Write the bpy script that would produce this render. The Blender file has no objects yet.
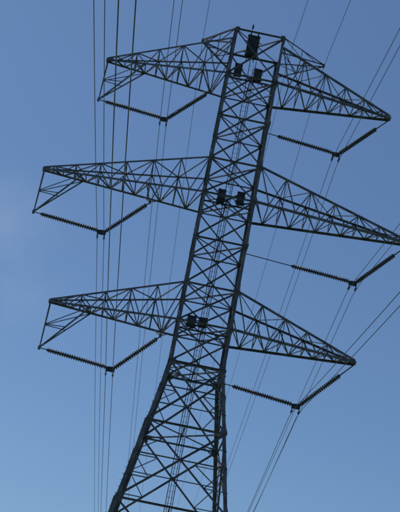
import bpy, math, random
from mathutils import Vector, Matrix
random.seed(3)
scene = bpy.context.scene
scene.view_settings.view_transform = 'Standard'
scene.view_settings.look = 'None'
scene.view_settings.exposure = 0

# ------------------------------------------------------------ materials
def make_mat(name, c1, c2, scale=6.0, rough=0.6, metal=0.0, bump=0.0, spec=0.5):
    m = bpy.data.materials.new(name); m.use_nodes = True
    nt = m.node_tree; b = nt.nodes['Principled BSDF']
    tc = nt.nodes.new('ShaderNodeTexCoord')
    n = nt.nodes.new('ShaderNodeTexNoise'); n.inputs['Scale'].default_value = scale
    n.inputs['Detail'].default_value = 6
    r = nt.nodes.new('ShaderNodeValToRGB')
    r.color_ramp.elements[0].position = 0.35; r.color_ramp.elements[1].position = 0.68
    r.color_ramp.elements[0].color = (*c1, 1); r.color_ramp.elements[1].color = (*c2, 1)
    nt.links.new(tc.outputs['Object'], n.inputs['Vector'])
    nt.links.new(n.outputs['Fac'], r.inputs['Fac'])
    nt.links.new(r.outputs['Color'], b.inputs['Base Color'])
    b.inputs['Roughness'].default_value = rough
    b.inputs['Metallic'].default_value = metal
    b.inputs['Specular IOR Level'].default_value = spec
    if bump:
        bp = nt.nodes.new('ShaderNodeBump'); bp.inputs['Strength'].default_value = bump
        nt.links.new(n.outputs['Fac'], bp.inputs['Height'])
        nt.links.new(bp.outputs['Normal'], b.inputs['Normal'])
    return m
STEEL = make_mat('weathered_galvanised_steel', (0.06,0.064,0.075), (0.15,0.155,0.17), 1.3, 0.65, 0.1, spec=0.45)  # slight blue in the steel colour stands in for atmospheric haze
INSUL = make_mat('glazed_insulator', (0.06,0.056,0.06), (0.10,0.095,0.10), 5, 0.55, spec=0.3)
ALU = make_mat('weathered_aluminium_strand', (0.12,0.13,0.15), (0.2,0.21,0.23), 3, 0.7, 0.0)
DARK = make_mat('dark_equipment_paint', (0.03,0.034,0.04), (0.055,0.06,0.068), 2, 0.8, spec=0.2)
GRASS = make_mat('rough_grass', (0.04,0.07,0.02), (0.10,0.12,0.045), 0.15, 0.95, 0, 0.4)
CONC = make_mat('concrete', (0.25,0.24,0.22), (0.38,0.37,0.34), 4, 0.9, 0, 0.2)

# ------------------------------------------------------------ mesh helper
class MB:
    def __init__(s): s.v=[]; s.f=[]
    def angle(s, a, b, w=0.09, ref=None, t=None):
        """steel angle (L section) between two points"""
        a=Vector(a); b=Vector(b); d=b-a
        if d.length<1e-4: return
        d.normalize()
        r = Vector(ref) if ref is not None else (Vector((0,0,1)) if abs(d.z)<0.8 else Vector((0,1,0)))
        x = r - d*r.dot(d)
        if x.length<1e-3: x = Vector((1,0,0)) - d*d.x
        x.normalize(); y = d.cross(x)
        t = t or max(0.012, w*0.13)
        prof=[(0,0),(w,0),(w,t),(t,t),(t,w),(0,w)]
        o=w*0.3; n0=len(s.v)
        for p in (a,b):
            for (i,j) in prof: s.v.append(p + x*(i-o) + y*(j-o))
        for k in range(6):
            k2=(k+1)%6; s.f.append((n0+k,n0+k2,n0+6+k2,n0+6+k))
        s.f.append(tuple(n0+5-k for k in range(6))); s.f.append(tuple(n0+6+k for k in range(6)))
    def box(s, c, sx, sy, sz, M=None):
        c=Vector(c); n0=len(s.v)
        for dx in(-1,1):
            for dy in(-1,1):
                for dz in(-1,1):
                    o=Vector((dx*sx/2,dy*sy/2,dz*sz/2))
                    if M: o=M@o
                    s.v.append(c+o)
        for q in [(0,1,3,2),(4,6,7,5),(0,4,5,1),(2,3,7,6),(0,2,6,4),(1,5,7,3)]:
            s.f.append(tuple(n0+i for i in q))
    def tube(s, pts, r, seg=6):
        pts=[Vector(p) for p in pts]; n0=len(s.v)
        for i,p in enumerate(pts):
            d=(pts[min(i+1,len(pts)-1)]-pts[max(i-1,0)]).normalized()
            u=Vector((0,0,1)) if abs(d.z)<0.9 else Vector((1,0,0))
            x=d.cross(u).normalized(); y=d.cross(x)
            rr = r[i] if isinstance(r,(list,tuple)) else r
            for k in range(seg):
                a=2*math.pi*k/seg
                s.v.append(p+x*math.cos(a)*rr+y*math.sin(a)*rr)
        for i in range(len(pts)-1):
            for k in range(seg):
                k2=(k+1)%seg
                s.f.append((n0+i*seg+k,n0+i*seg+k2,n0+(i+1)*seg+k2,n0+(i+1)*seg+k))
        s.f.append(tuple(n0+k for k in range(seg))); e=n0+(len(pts)-1)*seg
        s.f.append(tuple(e+seg-1-k for k in range(seg)))
    def obj(s, name, mat, parent=None):
        me=bpy.data.meshes.new(name); me.from_pydata([tuple(v) for v in s.v],[],s.f)
        me.update(); me.materials.append(mat)
        o=bpy.data.objects.new(name,me); scene.collection.objects.link(o)
        if parent: o.parent=parent
        return o

# ------------------------------------------------------------ pylon
TX, TY, TYAW = 1.08, 75.0, math.radians(1.2)
pylon=bpy.data.objects.new('electricity_pylon',None); scene.collection.objects.link(pylon)
pylon.location=(TX,TY,0); pylon.rotation_euler=(0,0,TYAW)
TM = Matrix.Translation((TX,TY,0)) @ Matrix.Rotation(TYAW,4,'Z')

WAIST=24.6; TOP=48.6
def hw(z): return 1.7 if z>=WAIST else 1.7+(WAIST-z)*0.172
def cor(z,i):
    h=hw(z); return Vector([(-h,-h,z),(h,-h,z),(h,h,z),(-h,h,z)][i])
ARMS=[(27.3,9.7,2.5,11),(36.1,12.1,2.5,13),(45.0,9.75,2.75,11)]
levels=[0.5,9.0,15.6,20.6,24.6,27.3,29.8,32.95,36.1,38.6,41.8,45.0,48.5]
body=MB()
for i in range(4):
    sx=-1 if i in(0,3) else 1; sy=-1 if i<2 else 1
    for a,b in zip(levels[:-1],levels[1:]):
        w=0.23 if b<=WAIST else 0.18
        A=cor(a,i);B=cor(b,i); d=(B-A).normalized()
        x=Vector((-sx,0,0)); x=(x-d*x.dot(d)).normalized(); y=Vector((0,-sy,0)); y=(y-d*y.dot(d)).normalized()
        t=0.03; prof=[(0,0),(w,0),(w,t),(t,t),(t,w),(0,w)]; n0=len(body.v)
        for p in(A,B):
            for(u,v) in prof: body.v.append(p+x*u+y*v)
        for k in range(6):
            k2=(k+1)%6; body.f.append((n0+k,n0+k2,n0+6+k2,n0+6+k))
        gs=0.38 if b<=WAIST else 0.28
        body.box(B+x*(gs/2)+Vector((0,sy*0.012,0)),gs,0.014,gs*1.2)
        body.box(B+y*(gs/2)+Vector((sx*0.012,0,0)),0.014,gs,gs*1.2)
for fi in range(4):
    i,j=fi,(fi+1)%4
    nrm=[(0,-1,0),(1,0,0),(0,1,0),(-1,0,0)][fi]
    for li,(a,b) in enumerate(zip(levels[:-1],levels[1:])):
        A0,A1=cor(a,i),cor(a,j); B0,B1=cor(b,i),cor(b,j)
        big=b<=WAIST
        w=0.12 if big else 0.10
        nv=Vector(nrm)
        body.angle(A0,B1,w,nrm); body.angle(A1-nv*0.06,B0-nv*0.06,w,nrm)
        body.angle(B0,B1,w if not b in(WAIST,) else 0.16,nrm)
        wa=(A1-A0).length; wb=(B1-B0).length
        tC=wa/(wa+wb); C=A0.lerp(B1,tC)
        if big:
            L0=A0.lerp(B0,tC); L1=A1.lerp(B1,tC)
            body.angle(L0,L1,0.07,nrm)
            for (P,L) in((A0,L0),(A1,L1)):
                m=P.lerp(C,0.5); q=P.lerp(L,0.5)
                body.angle(q,m,0.06,nrm); body.angle(m,L,0.06,nrm)
            for (P,L) in((B0,L0),(B1,L1)):
                m=P.lerp(C,0.5); q=P.lerp(L,0.5)
                body.angle(q,m,0.06,nrm); body.angle(m,L,0.06,nrm)
        body.box(C+nv*0.02,0.2 if fi%2==0 else 0.014,0.014 if fi%2==0 else 0.2,0.2)
# plan diaphragms
for z in levels[3:]:
    for k in range(2): body.angle(cor(z,k)-Vector((0,0,.05*k)),cor(z,k+2)-Vector((0,0,.05*k)),0.08)
    m=[(cor(z,k)+cor(z,(k+1)%4))/2 for k in range(4)]
    if z in(27.3,36.1,45.0,24.6):
        for k in range(4): body.angle(m[k],m[(k+1)%4],0.07)
for z,L,r,n in ARMS:
    body.angle(cor(z-2.95,1),cor(z-2.95,2),0.12)
body_o=body.obj('lattice_body',STEEL,pylon)

arms=MB()
def arm(side,z,L,rise,n):
    h=1.7
    roots={}
    for sy in(-1,1):
        roots[sy]=(Vector((side*h,sy*h,z)),Vector((side*h,sy*h,z+rise)),
                   Vector((side*L,sy*0.16,z)),Vector((side*L,sy*0.16,z+0.14)))
    fr=[1-(1-k/n)**1.12 for k in range(n+1)]
    lo={};up={}
    for sy in(-1,1):
        a,b,c,d=roots[sy]
        arms.angle(a,c,0.14,(0,-sy,0)); arms.angle(b,d,0.12,(0,-sy,0))
        lo[sy]=[a.lerp(c,f) for f in fr]; up[sy]=[b.lerp(d,f) for f in fr]
        for k in range(0,n):
            if k%2==0: arms.angle(up[sy][k],lo[sy][k+1],0.07,(0,-sy,0))
            else: arms.angle(lo[sy][k],up[sy][k+1],0.07,(0,-sy,0))
            if k and k%2==0: arms.angle(lo[sy][k],up[sy][k],0.055,(0,-sy,0))
    for k in range(n):
        s=1 if k%2 else -1
        arms.angle(lo[s][k],lo[-s][k+1],0.07)
        if k: arms.angle(lo[1][k],lo[-1][k],0.07)
        if k%2==0:
            s2=1 if (k//2)%2 else -1
            arms.angle(up[s2][k],up[-s2][min(k+2,n)],0.06)
            if k: arms.angle(up[1][k],up[-1][k],0.06)
    arms.angle(lo[1][n],lo[-1][n],0.14); arms.box((side*L,0,z+0.04),0.2,0.36,0.2)
    if side<0:
        P=Vector((-L,0,z-3.05))
        for sy in(-1,1):
            T=lo[sy][n]; Q=roots[sy][0].lerp(roots[sy][2],1-2.6/(L-1.7))
            arms.angle(T,P,0.08); arms.angle(Q,P,0.08)
            arms.angle(T.lerp(P,.5),Q.lerp(P,.5),0.06); arms.angle(T.lerp(P,.5),Q,0.06)
        arms.box(P,0.16,0.12,0.24)
        H=Vector((-L+7.15,0,z-0.75))
        for sy in(-1,1):
            for dx in(-.45,.45):
                x=-L+7.15+dx; tt=(x+1.7)/(-L+1.7)
                arms.angle(roots[sy][0].lerp(roots[sy][2],tt),H,0.06)
        arms.box(H,0.16,0.1,0.22)
for z,L,r,n in ARMS:
    for s in(-1,1): arm(s,z,L,r,n)
# small earth wire arms at the head
HEAD=[(-1,3.75),(1,4.75)]
for s,L in HEAD:
    z=48.05
    for sy in(-1,1):
        t=Vector((s*L,sy*0.12,z))
        a=Vector((s*1.7,sy*1.7,z-0.7)); b=Vector((s*1.7,sy*1.7,TOP-.1))
        arms.angle(a,t,0.09); arms.angle(b,t,0.09)
        arms.angle(a.lerp(t,.45),b.lerp(t,.45),0.05); arms.angle(b,a.lerp(t,.45),0.05)
        arms.angle(b.lerp(t,.45),a.lerp(t,.8),0.05)
    m1=Vector((s*1.7,1.7,z-.7)).lerp(Vector((s*L,.12,z)),.45); m2=Vector((m1.x,-m1.y,m1.z))
    arms.angle(m1,m2,0.06)
    arms.angle((s*1.7,-1.7,z-.7),m1,0.06)
    arms.box((s*L,0,z),0.16,0.3,0.16)
arms_o=arms.obj('cross_arms',STEEL,pylon)

# ladder and cables up the middle of the body
lad=MB()
for x in(-0.25,0.17):
    lad.angle((x,0.3,0.6),(x,0.3,47.5),0.05)
z=1.0
while z<47.3:
    lad.tube([(-0.25,0.32,z),(0.17,0.32,z)],0.011,5); z+=0.36
for k,x in enumerate((-0.12,0.05)):
    lad.tube([(x,0.40,0.6),(x,0.40,[37,47][k])],0.022,6)
for z in levels[1:]:
    lad.angle((-0.1,-hw(z),z-.1),(-0.1,hw(z),z-.1),0.07)
lad.obj('ladder',DARK,pylon)
sb=MB(); z=3
while z<47.5:
    c=cor(z,0); sb.tube([c,c+Vector((-0.14,0,0))],0.010,5)
    c=cor(z+.2,2); sb.tube([c,c+Vector((0.14,0,0))],0.010,5); z+=0.4
sb.obj('step_bolts',STEEL,pylon)
def equip(x,y,z,sx,sz,tilt):
    M=Matrix.Rotation(math.radians(tilt),3,'Z')
    eq.box((x,y,z),sx,0.22,sz,M)
    eq.box((x,y-0.0,z+sz/2+0.03),sx*1.06,0.27,0.05,M); eq.box((x,y,z-sz/2-0.03),sx*1.06,0.27,0.05,M)
    for d in(-1,1): eq.tube([(x+d*sx*.3,y+.2,z-sz*.8),(x+d*sx*.3,y+.2,z+sz*.8)],0.03,8)
    eq.box((x,y+.2,z-sz*.3),sx*1.4,0.05,0.05); eq.box((x,y+.2,z+sz*.3),sx*1.4,0.05,0.05)
eq=MB()
equip(-0.35,-1.2,47.7,0.8,1.45,4)
equip(-1.0,-1.1,45.7,0.5,0.8,-6); equip(0.35,-1.1,45.6,0.55,0.75,5)
equip(-0.5,-1.1,36.3,0.5,0.75,8); equip(0.75,-1.1,36.4,0.5,0.7,-5)
equip(-0.85,-1.1,27.5,0.55,0.6,5); equip(-0.15,-1.0,27.6,0.5,0.5,-8)
for z in(27.0,35.8,45.1,46.9): eq.box((0,-1.0,z),3.2,0.10,0.08)
eq.tube([(-.55,-1.0,48.0),(-.55,-1.0,49.3)],.02,6); eq.tube([(-.55,-1.0,49.2),(-.55,-1.0,49.5)],[.07,.05],8)
eq.obj('antenna_units',DARK,pylon)
ft=MB()
for i in range(4):
    c=cor(0.3,i); ft.box((c.x,c.y,0.25),1.3,1.3,0.7); ft.box((c.x,c.y,0.72),0.8,0.8,0.3)
ft.obj('concrete_footings',CONC,pylon)

# ------------------------------------------------------------ insulators
def string(mb, a, b, n=20):
    a=Vector(a);b=Vector(b);d=(b-a); L=d.length; d.normalize()
    pts=[];rs=[]
    p=L/n
    for k in range(n):
        for f,r in((0.0,.07),(0.15,.09),(0.3,.145),(0.5,.16),(0.68,.13),(0.8,.07)):
            pts.append(a+d*p*(k+f)); rs.append(r)
    pts.append(b); rs.append(.045)
    n0=len(mb.v); seg=14
    u=Vector((0,1,0)); x=d.cross(u).normalized(); y=d.cross(x)
    for q,r in zip(pts,rs):
        for k in range(seg):
            t=2*math.pi*k/seg; mb.v.append(q+x*math.cos(t)*r+y*math.sin(t)*r)
    for i in range(len(pts)-1):
        for k in range(seg):
            k2=(k+1)%seg; mb.f.append((n0+i*seg+k,n0+i*seg+k2,n0+(i+1)*seg+k2,n0+(i+1)*seg+k))
clamps=[]
for z,L,r,n in ARMS:
    for s in(-1,1):
        if s<0:
            tip=Vector((-L,0,z)); J=tip+Vector((4.55,0,-3.52))
            A0=tip+Vector((0,0,-3.05)); B0=tip+Vector((7.15,0,-0.8))
        else:
            tip=Vector((L,0,z)); J=tip+Vector((-3.2,0,-3.5))
            A0=Vector((hw(z-2.95),0,z-2.95)); B0=tip+Vector((0,0,-0.1))
        par=bpy.data.objects.new('insulator_v_string',None); scene.collection.objects.link(par)
        par.location=TM@J; par.rotation_euler=(0,0,TYAW)
        o0=J.copy()
        A=A0-o0; B=B0-o0; J=Vector((0,0,0))
        ja=J+Vector((-0.28,0,0.1)); jb=J+Vector((0.24,0,0.16))
        la=3.75; lb=3.2
        ea=ja+(A-ja).normalized()*la; eb=jb+(B-jb).normalized()*lb
        dsc=MB(); string(dsc,ea,ja,25); string(dsc,eb,jb,21)
        dsc.obj('insulator_discs',INSUL,par)
        f=MB()
        f.tube([A,ea],0.032,8); f.tube([B,eb],0.04,8)
        f.box(ea,0.14,0.10,0.12); f.box(eb,0.12,0.10,0.14)
        n0=len(f.v)
        for yy in(-.02,.02):
            for p in((-.32,.14),(.3,.22),(.26,-.16),(-.26,-.16)): f.v.append(Vector((p[0],yy,p[1])))
        f.f += [(n0,n0+1,n0+2,n0+3),(n0+7,n0+6,n0+5,n0+4)]+[(n0+k,n0+4+k,n0+4+(k+1)%4,n0+(k+1)%4) for k in range(4)]
        for xx in(-.22,.22):
            f.box((xx,0,-.24),0.05,0.07,0.2)
            f.tube([(xx,-.3,-.36),(xx,-.12,-.33),(xx,.12,-.33),(xx,.3,-.36)],[.03,.055,.055,.03],8)
        f.obj('fittings',DARK,par)
        clamps.append((o0+Vector((0,0,-.34)),z))

# ------------------------------------------------------------ conductors
lines=bpy.data.objects.new('overhead_power_lines',None); scene.collection.objects.link(lines)
def wire(mb,P,s_near,s_far,r,Ln=330.,Lf=360.,xn=0.022,xf=0.007):
    pts=[]
    t=-Ln
    while t<=Lf:
        if t<0: q=-t; z=-s_near*q+s_near*q*q/Ln; x=xn*q
        else: q=t; z=-s_far*q+s_far*q*q/Lf; x=xf*q
        pts.append(P+Vector((x,t,z)))
        t+= 3 if abs(t)<90 else 10
        if abs(t)<1e-6: t=0.0
    mb.tube(pts,r,6)
con=MB(); sp=MB()
for c,z in clamps:
    sn=.107 if z<30 else .125
    for xx in(-.22,.22):
        wire(con,TM@(c+Vector((xx,0,0))),sn+random.uniform(-.0006,.0006),0.08+random.uniform(-.0006,.0006),0.019)
    for t in(-120,-180,-240,130,190,250):
        q=abs(t); S_,LL,X=(sn,330.,.022) if t<0 else (.08,360.,.007)
        p=TM@c+Vector((X*q,t,-S_*q+S_*q*q/LL)); sp.box(p,0.44,0.06,0.05)
con.obj('phase_conductors',ALU,lines); sp.obj('bundle_spacers',ALU,lines)
ew=MB()
for x,z in((-3.75,47.95),(4.75,47.95),(2.3,48.3)):
    wire(ew,TM@Vector((x,0,z)),0.105,0.07,0.016)
ew.obj('earth_wires',ALU,lines)

# ------------------------------------------------------------ ground
g=MB(); N=60; S=6000
for j in range(N+1):
    for i in range(N+1):
        x=-S/2+S*i/N; y=-S/2+S*j/N; d=math.hypot(x,y-75)
        zz=0 if d<150 else 2.5*math.sin(x*.004)*math.cos(y*.0051)*min(1,(d-150)/300)
        g.v.append(Vector((x,y,zz)))
for j in range(N):
    for i in range(N):
        a=j*(N+1)+i; g.f.append((a,a+1,a+N+2,a+N+1))
g.obj('ground',GRASS)

# ------------------------------------------------------------ camera
cam=bpy.data.cameras.new('camera'); co=bpy.data.objects.new('camera',cam); scene.collection.objects.link(co)
F=1265.; cam.sensor_fit='VERTICAL'; cam.sensor_height=36; cam.sensor_width=36; cam.lens=F/512*36
cam.clip_end=12000
cam.dof.use_dof=True; cam.dof.focus_distance=32; cam.dof.aperture_fstop=2.6
p=math.radians(22.3); r=math.radians(11.1)
fwd=Vector((0,math.cos(p),math.sin(p))); up=Vector((0,-math.sin(p),math.cos(p))); rt=Vector((1,0,0))
cr=rt*math.cos(r)+up*math.sin(r); cu=-rt*math.sin(r)+up*math.cos(r)
M=Matrix((cr,cu,-fwd)).transposed().to_4x4(); M.translation=Vector((0,0,1.6))
co.matrix_world=M
scene.camera=co

# ------------------------------------------------------------ sky + sun
SE,SAZ=math.radians(60),math.radians(-62)   # azimuth measured from +Y towards +X
w=bpy.data.worlds.new('World'); scene.world=w; w.use_nodes=True
nt=w.node_tree; bg=nt.nodes['Background']; N_=nt.nodes.new; LK=nt.links.new
sky=N_('ShaderNodeTexSky'); sky.sky_type='NISHITA'; sky.sun_disc=False
sky.sun_elevation=SE; sky.sun_rotation=SAZ
sky.air_density=1.0; sky.dust_density=0.8; sky.ozone_density=2.0; sky.altitude=50
tint=N_('ShaderNodeMix'); tint.data_type='RGBA'; tint.blend_type='MULTIPLY'; tint.inputs[0].default_value=1
tint.inputs[7].default_value=(0.82,1.0,1.17,1)
LK(sky.outputs['Color'],tint.inputs[6])
tc=N_('ShaderNodeTexCoord')
cd=Vector((-0.165,0.9,0.335)).normalized()
dot=N_('ShaderNodeVectorMath'); dot.operation='DOT_PRODUCT'; dot.inputs[1].default_value=cd
LK(tc.outputs['Generated'],dot.inputs[0])
mr=N_('ShaderNodeMapRange'); mr.interpolation_type='SMOOTHSTEP'
mr.inputs[1].default_value=0.9965; mr.inputs[2].default_value=1.0; mr.inputs[3].default_value=0.0; mr.inputs[4].default_value=1.0
LK(dot.outputs['Value'],mr.inputs[0])
ns=N_('ShaderNodeTexNoise'); ns.inputs['Scale'].default_value=16; ns.inputs['Detail'].default_value=5; ns.inputs['Roughness'].default_value=.5
LK(tc.outputs['Generated'],ns.inputs['Vector'])
m2=N_('ShaderNodeMapRange'); m2.inputs[1].default_value=.35; m2.inputs[2].default_value=.7; m2.inputs[3].default_value=0; m2.inputs[4].default_value=.24
LK(ns.outputs['Fac'],m2.inputs[0])
mm=N_('ShaderNodeMath'); mm.operation='MULTIPLY'; LK(mr.outputs[0],mm.inputs[0]); LK(m2.outputs[0],mm.inputs[1])
cl=N_('ShaderNodeMix'); cl.data_type='RGBA'; cl.inputs[7].default_value=(5.2,6.4,8.0,1)
LK(mm.outputs[0],cl.inputs[0]); LK(tint.outputs[2],cl.inputs[6])
LK(cl.outputs[2],bg.inputs['Color'])
bg.inputs['Strength'].default_value=0.081
sun=bpy.data.lights.new('sun','SUN'); sun.energy=3.2; sun.angle=math.radians(.5); sun.color=(1,.95,.87)
so=bpy.data.objects.new('sun',sun); scene.collection.objects.link(so)
sd=Vector((math.sin(SAZ)*math.cos(SE),math.cos(SAZ)*math.cos(SE),math.sin(SE)))
so.rotation_euler=sd.to_track_quat('Z','Y').to_euler(); so.location=sd*200
